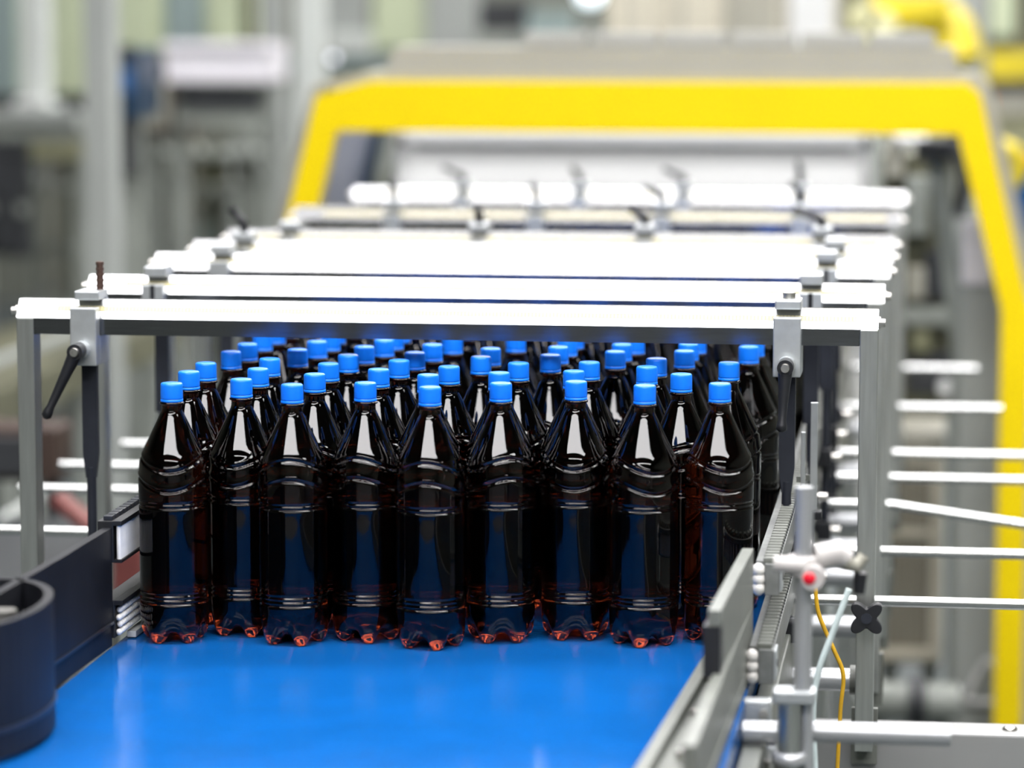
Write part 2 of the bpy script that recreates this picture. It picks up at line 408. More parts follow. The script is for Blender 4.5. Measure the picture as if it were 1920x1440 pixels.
# ------------------------------------------------------------------ portal frames
FY = [4.40, 4.78, 5.20, 5.47, 5.74, 6.36, 7.00]
FXL, FXR = -.655, .566
FN = ['nearest portal frame across the line, with a star knob on its right post', 'second portal frame from the camera, just behind the nearest one',
      'third portal frame from the camera, over the brown bottles', 'fourth portal frame from the camera, close before the fifth',
      'fifth portal frame from the camera, with levers along its beam', 'second farthest portal frame, bright beam before the last one',
      'farthest portal frame, in front of the yellow guard']
def make_frame():
    r = thing('portal_frame', FN[0], 'frame', (0, FY[0], 0), 'portal frames over the line')
    b = MB()
    b.prism([(0, 1.3392), (.019, 1.3648), (.036, 1.3648), (.036, 1.3392)], 'x', FXL, FXR)
    b.build('beam', 'beam_aluminium', r)
    MB().box(FXL+.0255, FXR-.0255, .0004, .0355, 1.3160, 1.3390).build('lower_web', 'web_dark_reflection', r)
    for x0 in (FXL, FXR-.025):
        MB().box(x0, x0+.025, .0002, .036, .746, 1.3386, .0012).build('post', 'post_steel', r)
        MB().box(x0-.006, x0+.031, .036, .046, .72, .80, .001).build('foot_bracket', 'board_grey', r)
    # measuring tape on the sloping face
    tp = MB(); dy, dz = .019, .0256; nx = Vector((0, -dz, dy)).normalized()
    A = Vector((0, 0, 1.3392))+Vector((0, dy, dz))*.38; B = Vector((0, 0, 1.3392))+Vector((0, dy, dz))*.64
    tp.prism([((A+nx*.0001).y, (A+nx*.0001).z), ((B+nx*.0001).y, (B+nx*.0001).z), ((B+nx*.0005).y, (B+nx*.0005).z), ((A+nx*.0005).y, (A+nx*.0005).z)], 'x', FXL+.058, FXR-.03)
    tp.build('scale_tape', 'scale_tape', r)
    for sx, x0 in ((-1, FXL), (1, FXR)):
        m = MB(); m.tube([(x0, .012, 1.3475), (x0+sx*.003, .012, 1.3475)], .0085, 14); m.tube([(x0+sx*.003, .012, 1.3475), (x0+sx*.0095, .012, 1.3475)], .0062, 6)
        m.build('end_bolt', 'bolt_steel', r)
    return r
f0 = make_frame(); frames = [f0]
for i in range(1, 7):
    f = copy_tree(f0); f.location.y = FY[i]; f['label'] = FN[i]; frames.append(f)
# star knob on the nearest right post
kb = MB(); prof = []
for k in range(64):
    th = 2*PI*k/64; rr = .0138+.0138*(abs(math.cos(2*(th-PI/4)))**1.8); prof.append((rr*math.cos(th), rr*math.sin(th)))
kb.prism([(.556+a, .942+b) for a, b in prof], 'y', -.034, -.018)
kb.tube([(.556, -.018, .942), (.556, .000, .942)], .009, 16)
kn = kb.build('star_knob', 'black_plastic', f0)
kn.modifiers.new('bevel', 'BEVEL').width = .002
MB().tube([(.556, -.0355, .942), (.556, -.0338, .942)], .0075, 20).build('knob_cap', 'hanger_black', kn)

# ------------------------------------------------------------------ clamps on the beams
def clamp_core(r, hang_to, wide=.019, hb=1.274):
    MB().box(-wide, wide, -.022, -.0006, hb, 1.3560, .0015).build('front_plate', 'clamp_aluminium', r)
    MB().box(-wide, wide, -.0006, .048, hb, 1.3150, .0015).build('clamp_body', 'clamp_aluminium', r)
    MB().box(-wide*.95, wide*.95, -.0006, .050, 1.3652, 1.3780, .002).build('top_bridge', 'clamp_aluminium', r)
    MB().box(-wide*.95, wide*.95, .0365, .050, 1.3152, 1.3652).build('rear_plate', 'clamp_aluminium', r)
    if hang_to:
        m = MB()
        m.obox((0, .012, hb), (0, .012, hb-.13), .022, .010, (0, 1, 0))
        m.prism([(-.011, hb-.13), (.011, hb-.13), (.007, hb-.165), (-.007, hb-.165)], 'y', .007, .017)
        m.tube([(0, .012, hb-.15), (0, .012, hb-.175), (0, .012, hang_to)], .0068, 14)
        m.build('hanger', 'hanger_black', r)
def lever(r, piv, end, y=-.022, bolt=True):
    px, pz = piv; ex, ez = end; y2 = y-.030
    m = MB(); m.tube([(px, y, pz), (px, y-.016, pz)], .0125, 20); m.build('boss', 'clamp_aluminium', r)
    a = Vector((px, y2, pz)); b = Vector((ex, y2-.012, ez)); d = (b-a)
    pts = [a+d*u for u in (-.06, 0, .12, .3, .6, .85, .93, 1.0, 1.04)]
    m = MB(); m.tube(pts, [.006, .0100, .0096, .0082, .0066, .0056, .0072, .0074, .003], 16)
    m.tube([(px, y-.016, pz), (px, y2-.009, pz)], .0112, 20)
    lv = m.build('lever', 'black_plastic', r)
    m = MB(); m.tube([(px, y2-.009, pz), (px, y2-.0135, pz)], [.0072, .0058], 16); m.build('screw', 'bolt_steel', lv)
def up_lever(r, h=1.378, dx=-.035, dz=.028, x=0, y=.02):
    m = MB(); m.tube([(x, y, h), (x, y, h+.016)], .0075, 14); 
    a = Vector((x, y, h+.012)); b = Vector((x+dx, y-.004, h+.012+dz)); d = b-a
    m.tube([a-d*.08, a, a+d*.4, a+d*.8, b], [.0075, .0090, .0072, .0058, .0068], 12)
    m.build('lever', 'black_plastic', r)
G = 'clamps on the portal frame beams'
r = thing('beam_clamp', 'big left clamp on the nearest beam with slanting black lever', 'clamp', (-.5515, FY[0], 0), G)
clamp_core(r, .985); lever(r, (-.002, 1.2975), (-.0435, 1.207))
m = MB(); m.tube([(.012, .03, 1.378), (.012, .03, 1.418)], .0052, 10)
for k in range(5): m.tube([(.012, .03, 1.382+k*.008), (.012, .03, 1.385+k*.008)], .0062, 10)
m.build('threaded_stud', 'rust_steel', r)
r = thing('beam_clamp', 'big right clamp on the nearest beam with lever hanging straight down', 'clamp', (.442, FY[0], 0), G)
clamp_core(r, .885); lever(r, (.0, 1.291), (-.004, 1.207))
m = MB(); m.tube([(0, .03, 1.378), (0, .03, 1.386)], .009, 6); m.build('top_nut', 'bolt_steel', r)
def mid_clamp(fi, x, label, hang=None, slot=True, lev=None, hb=1.330):
    r = thing('beam_clamp', label, 'clamp', (x, FY[fi], 0), G)
    w_ = .017
    MB().box(-w_, w_, -.016, -.0006, hb, 1.3540, .0015).build('front_plate', 'clamp_aluminium', r)
    MB().box(-w_, w_, -.0006, .050, 1.3652, 1.3800, .002).build('top_bridge', 'clamp_aluminium', r)
    MB().box(-w_, w_, .0365, .050, 1.305, 1.3652).build('rear_plate', 'clamp_aluminium', r)
    if slot: MB().box(-.0035, .0035, -.0168, -.0158, hb+.001, 1.3535).build('slot', 'black_plastic', r)
    if lev: up_lever(r, 1.380, *lev)
    if hang:
        MB().box(-w_, w_, .0365, .050, 1.285, 1.305).build('lower_block', 'clamp_aluminium', r)
        m = MB(); m.obox((0, .043, 1.285), (0, .043, 1.15), .022, .010, (0, 1, 0)); m.tube([(0, .043, 1.15), (0, .043, hang)], .0068, 12)
        m.build('hanger', 'hanger_black', r)
mid_clamp(1, -.548, 'left clamp with a dark slot on the second beam', 1.03)
mid_clamp(1, .457, 'right clamp with a dark slot on the second beam', .90)
mid_clamp(2, -.542, 'left clamp on the third beam, plain grey face', 1.03, slot=False)
mid_clamp(2, .464, 'right clamp on the third beam beside the posts', .90)
mid_clamp(3, -.565, 'left clamp on the fourth beam with black lever raised', 1.03, lev=(-.022, .03))
mid_clamp(3, .468, 'right clamp on the fourth beam near the end bolts', .90, slot=False)
mid_clamp(4, -.539, 'leftmost clamp on the fifth beam', 1.03, slot=True)
mid_clamp(4, -.188, 'second clamp from the left on the fifth beam, with short upright lever', lev=(-.004, .022))
mid_clamp(4, .115, 'third clamp from the left on the fifth beam', lev=(-.03, .02), slot=False)
mid_clamp(4, .434, 'rightmost clamp on the fifth beam with long black lever', .90, lev=(-.05, .02))
for k, (x, lv) in enumerate([(-.454, (-.004, .03)), (-.163, (-.01, .025)), (.091, (-.04, .02)), (.367, (-.02, .03))]):
    mid_clamp(5, x, '%s clamp on the second farthest beam' % ('leftmost', 'second from left', 'third from left', 'rightmost')[k], lev=lv, slot=False, hb=1.318)
for k, (x, lv) in enumerate([(-.410, (-.045, .02)), (-.149, (-.018, .022)), (.080, (-.045, .02)), (.337, (-.006, .04))]):
    mid_clamp(6, x, '%s clamp on the farthest beam' % ('leftmost', 'second from left', 'third from left', 'rightmost')[k], lev=lv, slot=False, hb=1.322)

# ------------------------------------------------------------------ adjusting rods and support tubes
NTHF = ['nearest', 'second', 'third', 'fourth', 'fifth', 'sixth', 'farthest']
ends = [.98, .98, .98, .98, .98, .771, .727]
for i, Y in enumerate(FY):
    z0 = .950+.004*i; z1 = z0-(.028*(.98-.566)/.22 if i == 2 else 0)
    o = MB().tube([(.4405, Y+.055, z0), (FXR+.01, Y+.055, z0), (ends[i], Y+.055, z1)], .0078, 16).build('adjusting_rod', 'rod_steel')
    tag(o, 'thin bright steel rod sticking out right past the %s frame' % NTHF[i], 'rod', 'adjusting rods on the right')
    o = thing('support_tube', 'thick pale tube between right rail and post of the %s frame' % NTHF[i], 'tube', (0, Y, 0), 'support tubes on the right')
    MB().tube([(.43, .056, .836), (.548, .056, .836)], .0165, 24).build('tube', 'tube_white', o)
    MB().tube([(.532, .056, .836), (.540, .056, .836)], .021, 24).build('collar', 'board_grey', o)
for i, xe in ((1, -1.15), (2, -.910), (3, -.915), (4, -.871)):
    Y = FY[i]
    o = MB().tube([(-.425, Y+.055, .955), (xe, Y+.055, .955)], .0078, 16).build('adjusting_rod', 'rod_steel')
    tag(o, 'thin bright steel rod sticking out left past the %s frame' % NTHF[i], 'rod', 'adjusting rods on the left')

# ------------------------------------------------------------------ left guides
t = thing('roller_rail', 'upper left guide rail, black with upright white rollers', 'guide rail', (0, 4.0, 0), 'guide rails beside the bottles')
MB().box(-.432, -.411, 0, 3.1, 1.062, 1.117, .001).build('channel', 'black_plastic', t)
MB().box(-.411, -.400, 0.0, 3.1, 1.111, 1.117).build('top_lip', 'black_plastic', t)
MB().box(-.411, -.400, 0.0, 3.1, 1.062, 1.066).build('bottom_lip', 'black_plastic', t)
lk = MB().box(-.006, .006, -.0075, .0075, 0, .006, .0008).mesh('chain_link', 'hanger_black')
for k in range(40): link('chain_link', lk, t, (-.419, .012+k*.02, 1.117))
ro = MB().tube([(0, 0, 0), (0, 0, .044)], .0034, 8).mesh('roller', 'roller_white')
for k in range(60): link('roller', ro, t, (-.4045, .005+k*.0072, 1.0665))
m = MB()
for k in range(60, 420): m.tube([(-.4045, .005+k*.0072, 1.0665), (-.4045, .005+k*.0072, 1.1105)], .0034, 5)
m.build('far_rollers', 'roller_white', t)['kind'] = 'stuff'
t = thing('roller_rail', 'lower left guide rail, black with rows of white beads', 'guide rail', (0, 4.0, 0), 'guide rails beside the bottles')
MB().box(-.432, -.411, 0, 3.1, .962, 1.012, .001).build('channel', 'black_plastic', t)
MB().box(-.411, -.400, 0, 3.1, 1.006, 1.012).build('top_lip', 'black_plastic', t)
bd = MB().lathe([(.0008, -.0042), (.003, -.0032), (.0042, 0), (.003, .0032), (.0008, .0042)], n=8).mesh('bead', 'roller_white')
for k in range(60):
    for j in range(4): link('bead', bd, t, (-.4065, .006+k*.0094+(j % 2)*.0047, .9695+j*.0096))
MB().box(-.4105, -.398, .06, 3.1, .9515, .960, .001).build('wear_strip', 'light_trim', t)

t = thing('infeed_guide', 'black bent guide board curling round at the near left corner', 'guide board', (0, 3.6, 0))
path = [(-.419, .40), (-.422, .2), (-.426, .05), (-.432, -.15), (-.44, -.3)]
curl = []
for k in range(30):
    a = math.radians(96-k*7.4); curl.append((-.447+.090*math.cos(a), -.13+.165*math.sin(a)))
MB().strip(path, .985, 1.108, .012).build('board', 'black_rubber', t)
MB().strip(path[:3], .952, .982, .009).build('lower_skirt', 'black_rubber', t)
MB().strip(path[:3], .9815, .9855, .016).build('lip', 'hanger_black', t)
MB().strip(curl, .956, 1.108, .011).build('curled_end', 'black_rubber', t)
MB().strip([(p[0]+.0005, p[1]) for p in curl], .984, .990, .0135).build('curl_seam', 'hanger_black', t)
MB().box(-.424, -.372, -.165, -.085, 1.04, 1.086, .003).build('clamp_block', 'board_grey', t)
MB().tube([(-.400, -.125, 1.0861), (-.400, -.125, 1.102)], .016, 6).build('nut', 'bolt_steel', t)

# ------------------------------------------------------------------ right guides
def right_rail(name_label, x0, z0, z1, ystart):
    t = thing('roller_rail', name_label, 'guide rail', (0, ystart, 0), 'guide rails beside the bottles')
    L = 7.1-ystart
    MB().box(x0+.012, x0+.030, 0, L, z0, z1, .001).build('channel', 'rail_grey', t)
    MB().box(x0, x0+.012, .02, L, z1-.006, z1).build('top_lip', 'rail_grey', t)
    lk = MB().box(-.009, .009, -.0055, .0055, 0, .007, .0015).mesh('chain_link', 'board_grey')
    dk = MB().box(-.010, .010, -.002, .002, 0, .003).mesh('chain_pin', 'black_plastic')
    for k in range(60):
        link('chain_link', lk, t, (x0+.019, .012+k*.021, z1)); link('chain_pin', dk, t, (x0+.019, .0225+k*.021, z1))
    m = MB()
    for k in range(60, 140): m.box(x0+.010, x0+.028, .012+k*.021-.0055, .012+k*.021+.0055, z1, z1+.007)
    m.build('far_links', 'board_grey', t)['kind'] = 'stuff'
    for j in range(3):
        m = MB(); zc = z0+.008+j*(z1-z0-.012)/2.4
        m.lathe([(.003, -.0085), (.0075, -.005), (.0085, 0), (.0075, .005), (.003, .0085)], (x0+.004, .004, zc), 16); m.build('end_roller', 'roller_white', t)
    m = MB()
    for k in range(2, 200): m.tube([(x0+.005, .01+k*.0145, z0+.004), (x0+.005, .01+k*.0145, z1-.007)], .005, 6)
    m.build('rollers', 'roller_white', t)['kind'] = 'stuff'
    MB().box(x0+.0305, x0+.0335, .006, .05, z0+.004, z1-.003).build('end_plate', 'clamp_aluminium', t)
    MB().tube([(x0+.0336, .026, (z0+z1)/2), (x0+.0345, .026, (z0+z1)/2)], .005, 14).build('hole', 'black_plastic', t)
    return t
right_rail('upper right guide rail, grey with chain links along the top', .4250, 1.045, 1.085, 3.98)
right_rail('lower right guide rail, grey with chain links just above the belt', .4250, .957, 1.000, 3.86)

for i, (Y, nm) in enumerate([(4.40, 'nearest'), (4.82, 'second'), (5.24, 'third'), (5.51, 'fourth'), (5.78, 'fifth')]):
    for z, hn in ((1.040, 'upper'), (.918, 'lower')):
        t = thing('rail_bracket', '%s black bracket on the right hanger of the %s frame' % (hn, nm), 'bracket', (.444+.006*(i > 0)+.006*(i > 1), Y+.012, z), 'black brackets on the right rails')
        MB().box(-.008, .020, -.034, -.008, -.016, .014, .003).build('block', 'black_plastic', t)
        m = MB(); m.lathe([(.0070, -.014), (.014, -.014), (.0155, -.010), (.0155, .008), (.013, .014), (.0070, .014)], n=20); m.build('collar', 'hanger_black', t)
        MB().tube([(.02, -.02, 0), (.034, -.02, 0)], .006, 10).build('screw', 'bolt_steel', t)
for nm, x, y, za, zb, wd in (('taller', .4770, 4.47, 1.075, 1.228, .010), ('shorter', .4625, 4.455, 1.075, 1.188, .006)):
    t = thing('upright_strip', '%s upright grey metal strip beside the right hanger rod' % nm, 'strip', (x, y, za))
    MB().box(-wd/2, wd/2, -.003, .003, 0, zb-za, .0008).build('strip', 'clamp_aluminium', t)
    for k in range(3): MB().box(-wd/2-.006, -wd/2, -.002, .002, .01+k*.016, .018+k*.016).build('tooth', 'board_grey', t)
    MB().box(-.012, .012, -.012, .012, -.012, 0, .002).build('foot', 'black_plastic', t)

t = thing('infeed_guide', 'grey guide board standing at the near right edge of the belt', 'guide board', (0, 3.3, 0))
MB().prism([(.398, .25), (.412, .25), (.424, .66), (.410, .66)], 'z', 1.036, 1.108).build('upper_board', 'board_grey', t)
MB().prism([(.3925, .2485), (.412, .2485), (.414, .32), (.3955, .32)], 'z', 1.030, 1.09).build('black_end', 'black_plastic', t)
MB().prism([(.335, -.1), (.349, -.1), (.385, .66), (.371, .66)], 'z', .953, .985).build('lower_board', 'board_grey', t)
MB().prism([(.3495, -.1), (.415, -.1), (.424, .66), (.3855, .66)], 'z', .953, .972).build('foot_web', 'board_grey', t)
MB().prism([(.398, -.1), (.412, -.1), (.424, .66), (.410, .66)], 'z', .9725, 1.0355).build('back_board', 'board_grey', t)
for yy, zz in ((.10, 1.0345), (.30, 1.0345), (.5, 1.0345)):
    MB().tube([(.382, yy, .9722), (.382, yy, .982)], .0075, 12).build('bolt', 'bolt_steel', t)

t = thing('rail_mount', 'small bright metal mount below the right rails at the front', 'bracket', (.440, 3.80, 0))
MB().box(-.017, .017, -.012, .012, .916, .952, .003).build('block', 'clamp_aluminium', t)
MB().tube([(.008, -.0125, .936), (.008, -.018, .936)], .006, 12).build('bolt', 'bolt_steel', t)
# ------------------------------------------------------------------ sensor post at the front right
t = thing('sensor_post', 'upright bright steel tube carrying the sensor at front right', 'post', (.498, 3.70, 0))
MB().tube([(0, 0, .985), (0, 0, 1.228)], .0107, 24).build('upper_tube', 'tube_white', t)
MB().tube([(-.014, 0, .74), (-.014, 0, .974)], .0135, 24).build('lower_tube', 'post_steel', t)
m = MB(); m.box(-.034, .016, -.017, .017, .972, .988, .003); m.build('collar', 'clamp_aluminium', t)
m = MB(); m.lathe([(.0136, 0), (.021, 0), (.0215, .004), (.0215, .010), (.018, .014), (.0136, .014)], (-.014, 0, .898), 24); m.build('lower_collar', 'tube_white', t)
MB().tube([(.006, .004, .80), (.006, .004, .972)], .0075, 16).build('side_tube', 'tube_white', t)
t = thing('sensor', 'white clamp-on sensor with a red dot on the steel tube', 'sensor', (.498, 3.70, 1.135))
m = MB(); m.lathe([(.0108, -.012), (.018, -.012), (.019, -.009), (.019, .009), (.018, .012), (.0108, .012)], n=24); m.build('clamp_ring', 'sensor_white', t)
m = MB(); m.tube([(-.034, -.014, .004), (.004, -.014, .002)], [.0095, .0105], 18); m.build('left_knob', 'sensor_white', t)
m = MB(); m.tube([(.012, -.030, -.010), (.012, -.004, -.010)], [.0135, .0145], 22); hd = m.build('head', 'sensor_white', t)
m = MB(); m.lathe([(.0075, 0), (.0065, .002), (.004, .0032), (.001, .0036)], n=18); ln_ = m.build('red_lens', 'lens_red', hd)
ln_.location = (.008, -.0302, -.010); ln_.rotation_euler = (PI/2, 0, 0); ln_['label'] = 'small round red lens'
m = MB(); m.tube([(.014, .004, .010), (.040, .010, .014), (.050, .012, .006)], [.0145, .0155, .012], 20); m.build('barrel', 'sensor_white', t)
m = MB(); m.tube([(.047, .012, .004), (.062, .016, -.002), (.070, .018, .010)], [.0095, .0085, .007], 16); m.build('connector', 'warm_grey', t)
m = MB(); m.tube([(.066, .018, -.010), (.064, .018, -.035)], [.0085, .007], 12); m.build('cable_gland', 'black_plastic', t)

def spline(pts, n=8):
    P = [Vector(p) for p in pts]; P = [2*P[0]-P[1]]+P+[2*P[-1]-P[-2]]; out = []
    for i in range(1, len(P)-2):
        for k in range(n):
            u = k/n; a, b, c, d = P[i-1:i+3]
            out.append(.5*((2*b)+(c-a)*u+(2*a-5*b+4*c-d)*u*u+(3*b-a-3*c+d)*u**3))
    return out+[P[-2]]
m = MB(); m.tube(spline([at(1528, 1090, 4.2), at(1535, 1150, 4.2), at(1562, 1215, 4.2), at(1581, 1265, 4.2), at(1576, 1330, 4.2), at(1570, 1440, 4.2)]), .0029, 10)
tag(m.build('cable', 'cable_yellow'), 'yellow cable hanging down between post and sensor tube', 'cable')
m = MB(); m.tube(spline([at(1592, 1105, 3.95), at(1560, 1190, 3.95), at(1533, 1265, 3.95), at(1524, 1340, 3.95), at(1528, 1440, 3.95), at(1530, 1500, 3.95)]), .0042, 10)
tag(m.build('hose', 'hose_clear'), 'pale translucent hose slanting down from the sensor', 'hose')
t = thing('front_tube', 'white steel tube lying across in front of the nearest right post', 'tube', (0, 3.72, .930))
MB().tube([(.428, 0, 0), (.468, 0, 0)], .0135, 20).build('short_tube', 'tube_white', t)
MB().tube([(.4955, .01, 0), (.672, .01, 0)], .0125, 20).build('long_tube', 'tube_white', t)
MB().box(.456, .468, -.012, .012, -.12, -.0136, .003).build('bracket', 'clamp_aluminium', t)
MB().tube([(.462, -.018, -.10), (.462, -.018, -.03)], .008, 14).build('pin', 'bolt_steel', t)
t = thing('bed_bar', 'long flat grey steel bar with a bolt at bottom right', 'bar', (0, 4.45, 0))
MB().box(.452, 1.35, .0, .075, .690, .764, .003).build('bar', 'panel_grey', t)
for x in (.757, 1.05): MB().lathe([(.0105, 0), (.0105, .002), (.008, .005), (.002, .006)], (x, .036, .764), 18).build('bolt', 'bolt_steel', t)
for x in (.60, 1.25): MB().box(x-.02, x+.02, .02, .06, 0, .690).build('leg', 'post_steel', t)

# ------------------------------------------------------------------ yellow guard arch and hood
GY = 7.50
GC = -.055
def arch(hw_top, hw_bot, ztop, zc, zk, th_top, th_leg):
    """outer and inner outline of a portal whose legs lean outward and then drop straight"""
    o = [(-hw_bot, 0), (-hw_bot, zk), (-hw_top, zc), (-hw_top+.13, ztop), (hw_top-.03, ztop), (hw_top, zc+.01), (hw_bot, zk), (hw_bot, 0)]
    i = [(-hw_bot+th_leg, 0), (-hw_bot+th_leg, zk), (-hw_top+th_leg*.75, ztop-th_top), (hw_top-th_leg*.75, ztop-th_top), (hw_bot-th_leg, zk), (hw_bot-th_leg, 0)]
    return o, i
t = thing('yellow_guard', 'bright yellow guard arch over the far end of the line', 'machine guard', (GC, GY, 0))
def quadparts(mbl, o, i, y0, y1):
    m = MB(); m.prism([o[0], o[1], i[1], i[0]], 'y', y0, y1).prism([o[1], o[2], i[2], i[1]], 'y', y0, y1); mbl.append(('left_leg', m))
    m = MB(); m.prism([o[2], o[3], o[4], o[5], i[3], i[2]], 'y', y0, y1); mbl.append(('top_band', m))
    m = MB(); m.prism([o[5], o[6], i[4], i[3]], 'y', y0, y1).prism([o[6], o[7], i[5], i[4]], 'y', y0, y1); mbl.append(('right_leg', m))
o_, i_ = arch(.782, .905, 1.586, 1.552, 1.06, .118, .066)
L_ = []; quadparts(L_, o_, i_, 0, .05)
for nm, m in L_: m.build(nm, 'guard_yellow', t)
t = thing('machine_hood', 'grey sheet metal hood behind the yellow guard arch', 'machine hood', (GC, GY+.051, 0))
o2, i2 = arch(.805, .935, 1.607, 1.57, 1.06, .04, .035)
L_ = []; quadparts(L_, o2, i2, 0, .20)
for nm, m in L_: m.build(nm.replace('leg', 'side').replace('band', 'cover'), 'hood_grey', t)
MB().prism([(-.63, 1.6075), (.735, 1.6075), (.715, 1.667), (-.60, 1.667)], 'y', .02, .20).build('upper_box', 'hood_grey', t)
for k in range(6): MB().box(-.30+k*.165, -.30+k*.165+.15, .08, .19, 1.668, 1.70, .004).build('lid_panel', 'hood_grey', t)
MB().prism([(-.905, 1.02), (-.885, 1.02), (-.765, 1.53), (-.785, 1.53)], 'y', .21, .75).build('left_lining', 'blue_grey_sheet', t)
MB().prism([(-.884, 1.02), (-.86, 1.02), (-.74, 1.53), (-.764, 1.53)], 'y', .75, .78).build('lining_edge', 'navy', t)
t = thing('cross_barrier', 'light grey cross panel below the yellow arch with a bright top edge', 'machine panel', (-.165, 8.32, 0))
MB().prism([(-.22, 1.20), (-.20, 1.20), (.02, 1.3995), (0, 1.3995)], 'x', -.60, .60).build('sheet', 'panel_grey', t)
MB().box(-.62, .63, -.03, .03, 1.400, 1.434, .006).build('top_edge', 'light_trim', t)
for sx in (-.595, .6): MB().box(sx-.025, sx+.025, -.02, .018, .0, 1.400).build('upright', 'light_trim', t)
for sx in (-.6, .61): MB().tube([(sx, -.045, 1.417), (sx, -.030, 1.417)], .014, 14).build('end_cap', 'bolt_steel', t)

# machinery inside the right of the arch
def rect(px0, py0, px1, py1, Y):
    a = at(px0, py0, Y); b = at(px1, py1, Y); return a.x, b.x, b.z, a.z
t = thing('steel_column', 'broad grey steel column inside the right of the yellow arch', 'column', (0, 7.72, 0))
x0, x1, z0, z1 = rect(1792, 420, 1892, 1340, 7.72)
MB().box(x0+.012, x1, 0, .08, 0, z1, .01).build('shaft', 'column_grey', t)
a = rect(1805, 410, 1858, 535, 7.70); MB().box(a[0], a[1], -.012, -.001, a[2], a[3], .004).build('white_plate', 'white_box', t)
MB().box(x0-.01, x1+.02, -.02, .1, 0, .03, .004).build('foot_plate', 'mid_grey', t)
m = MB(); c = at(1850, 1283, 7.69)
P = [Vector((c.x+dx, -.02, c.z+dz)) for dx, dz in ((-.05, -.032), (-.045, -.045), (.04, -.045), (.052, -.03), (.016, .045), (-.004, .05), (-.05, -.032))]
m.tube(spline(P, 4), .007, 10); m.build('handle_loop', 'light_trim', t)
t = thing('leaning_brace', 'slanting grey brace beside the column under the arch', 'brace', (0, 7.9, 0))
a = at(1755, 300, 7.9); b = at(1800, 640, 7.9); c = at(1800, 1260, 7.9)
m = MB(); m.obox((a.x, 0, a.z), (b.x, 0, b.z), .045, .03, (0, 1, 0)); m.obox((b.x, 0, b.z), (b.x, 0, 0.0), .045, .03, (0, 1, 0)); m.build('bar', 'mid_grey', t)
MB().box(b.x-.05, b.x+.05, -.03, .03, 0, .02).build('base', 'mid_grey', t)
MB().box(a.x-.05, a.x+.04, -.03, .03, a.z, a.z+.05, .006).build('head', 'dark_machine', t)
t = thing('machine_cabinet', 'dark olive machine housing behind the right posts', 'machine', (0, 8.32, 0))
a = rect(1655, 290, 1780, 780, 8.32); MB().box(a[0], a[1], 0, .3, a[2], a[3]).build('body', 'dark_olive', t)
for (p, mt, th) in (((1700, 330, 1740, 440), 'mid_grey', .05), ((1735, 470, 1785, 560), 'dark_machine', .03), ((1700, 500, 1735, 560), 'warm_grey', .03), ((1690, 575, 1790, 610), 'mid_grey', .05),
                    ((1710, 610, 1745, 660), 'olive', .04), ((1700, 660, 1790, 740), 'dark_machine', .02)):
    q = rect(*p, 8.3); MB().box(q[0], q[1], -th, -.001, q[2], q[3], .006).build('module', mt, t)
q = rect(1662, 250, 1695, 330, 8.3); MB().box(q[0], q[1], -.05, 0, q[2], q[3]).build('upright', 'warm_grey', t)
q = rect(1680, 252, 1738, 275, 8.25); MB().tube([(q[0], -.07, (q[2]+q[3])/2), (q[1], -.07, (q[2]+q[3])/2)], .013, 14).build('pipe', 'light_trim', t)
c = at(1773, 727, 8.26); MB().tube([(c.x, -.06, c.z), (c.x, -.021, c.z)], .02, 18).build('knob', 'light_trim', t)
q = rect(1800, 262, 1830, 420, 8.0); MB().tube(spline([(q[0]-.02, -.05, q[3]), (q[0]+.015, -.06, (q[2]+q[3])/2), (q[0], -.05, q[2])]), .018, 10).build('hose', 'dark_machine', t)
t = thing('vent_cabinet', 'beige cabinet with brown mesh door behind the right rods', 'cabinet', (0, 7.95, 0))
a = rect(1650, 812, 1765, 1250, 7.95); MB().box(a[0], a[1], .02, .35, a[2], a[3]).build('body', 'warm_grey', t)
q = rect(1655, 870, 1742, 1215, 7.95); MB().box(q[0], q[1], .005, .0195, q[2], q[3]).build('mesh_panel', 'mesh_brown', t)
me_ = MB()
zz = q[2]+.012
while zz < q[3]: me_.box(q[0], q[1], .001, .005, zz, zz+.004); zz += .014
xx = q[0]+.01
while xx < q[1]: me_.box(xx, xx+.003, .0, .004, q[2], q[3]); xx += .016
mo = me_.build('wire_mesh', 'warm_grey', t); mo['kind'] = 'stuff'
for b in ((q[1], q[1]+.03, q[2]-.03, q[3]+.025), (q[0], q[1], q[2]-.03, q[2]), (q[0], q[1], q[3], q[3]+.025), (q[0], q[1], (q[2]+q[3])/2-.0+.05, (q[2]+q[3])/2+.07)):
    MB().box(b[0], b[1], -.012, .0195, b[2], b[3], .003).build('door_frame', 'beige', t)
q = rect(1655, 812, 1762, 850, 7.9); MB().box(q[0], q[1], -.04, .0, q[2], q[3], .006).build('lintel', 'warm_grey', t)
for sx in (a[0]+.03, a[1]-.03): MB().box(sx-.02, sx+.02, .1, .14, 0, a[2]).build('leg', 'mid_grey', t)
t = thing('floor_pipe', 'dark horizontal pipe low behind the nearest right post', 'pipe', (0, 7.5, 0))
a = rect(1600, 1280, 1800, 1350, 7.5); zc = (a[2]+a[3])/2
MB().tube([(a[0], 0, zc), (a[1], 0, zc)], .045, 20).build('pipe', 'mid_grey', t)
MB().tube([(a[1]-.12, 0, zc), (a[1]-.08, 0, zc)], .06, 20).build('flange', 'dark_machine', t)
for sx in (a[0]+.05, a[1]-.05): MB().box(sx-.02, sx+.02, -.02, .02, 0, zc-.02).build('support', 'dark_machine', t)

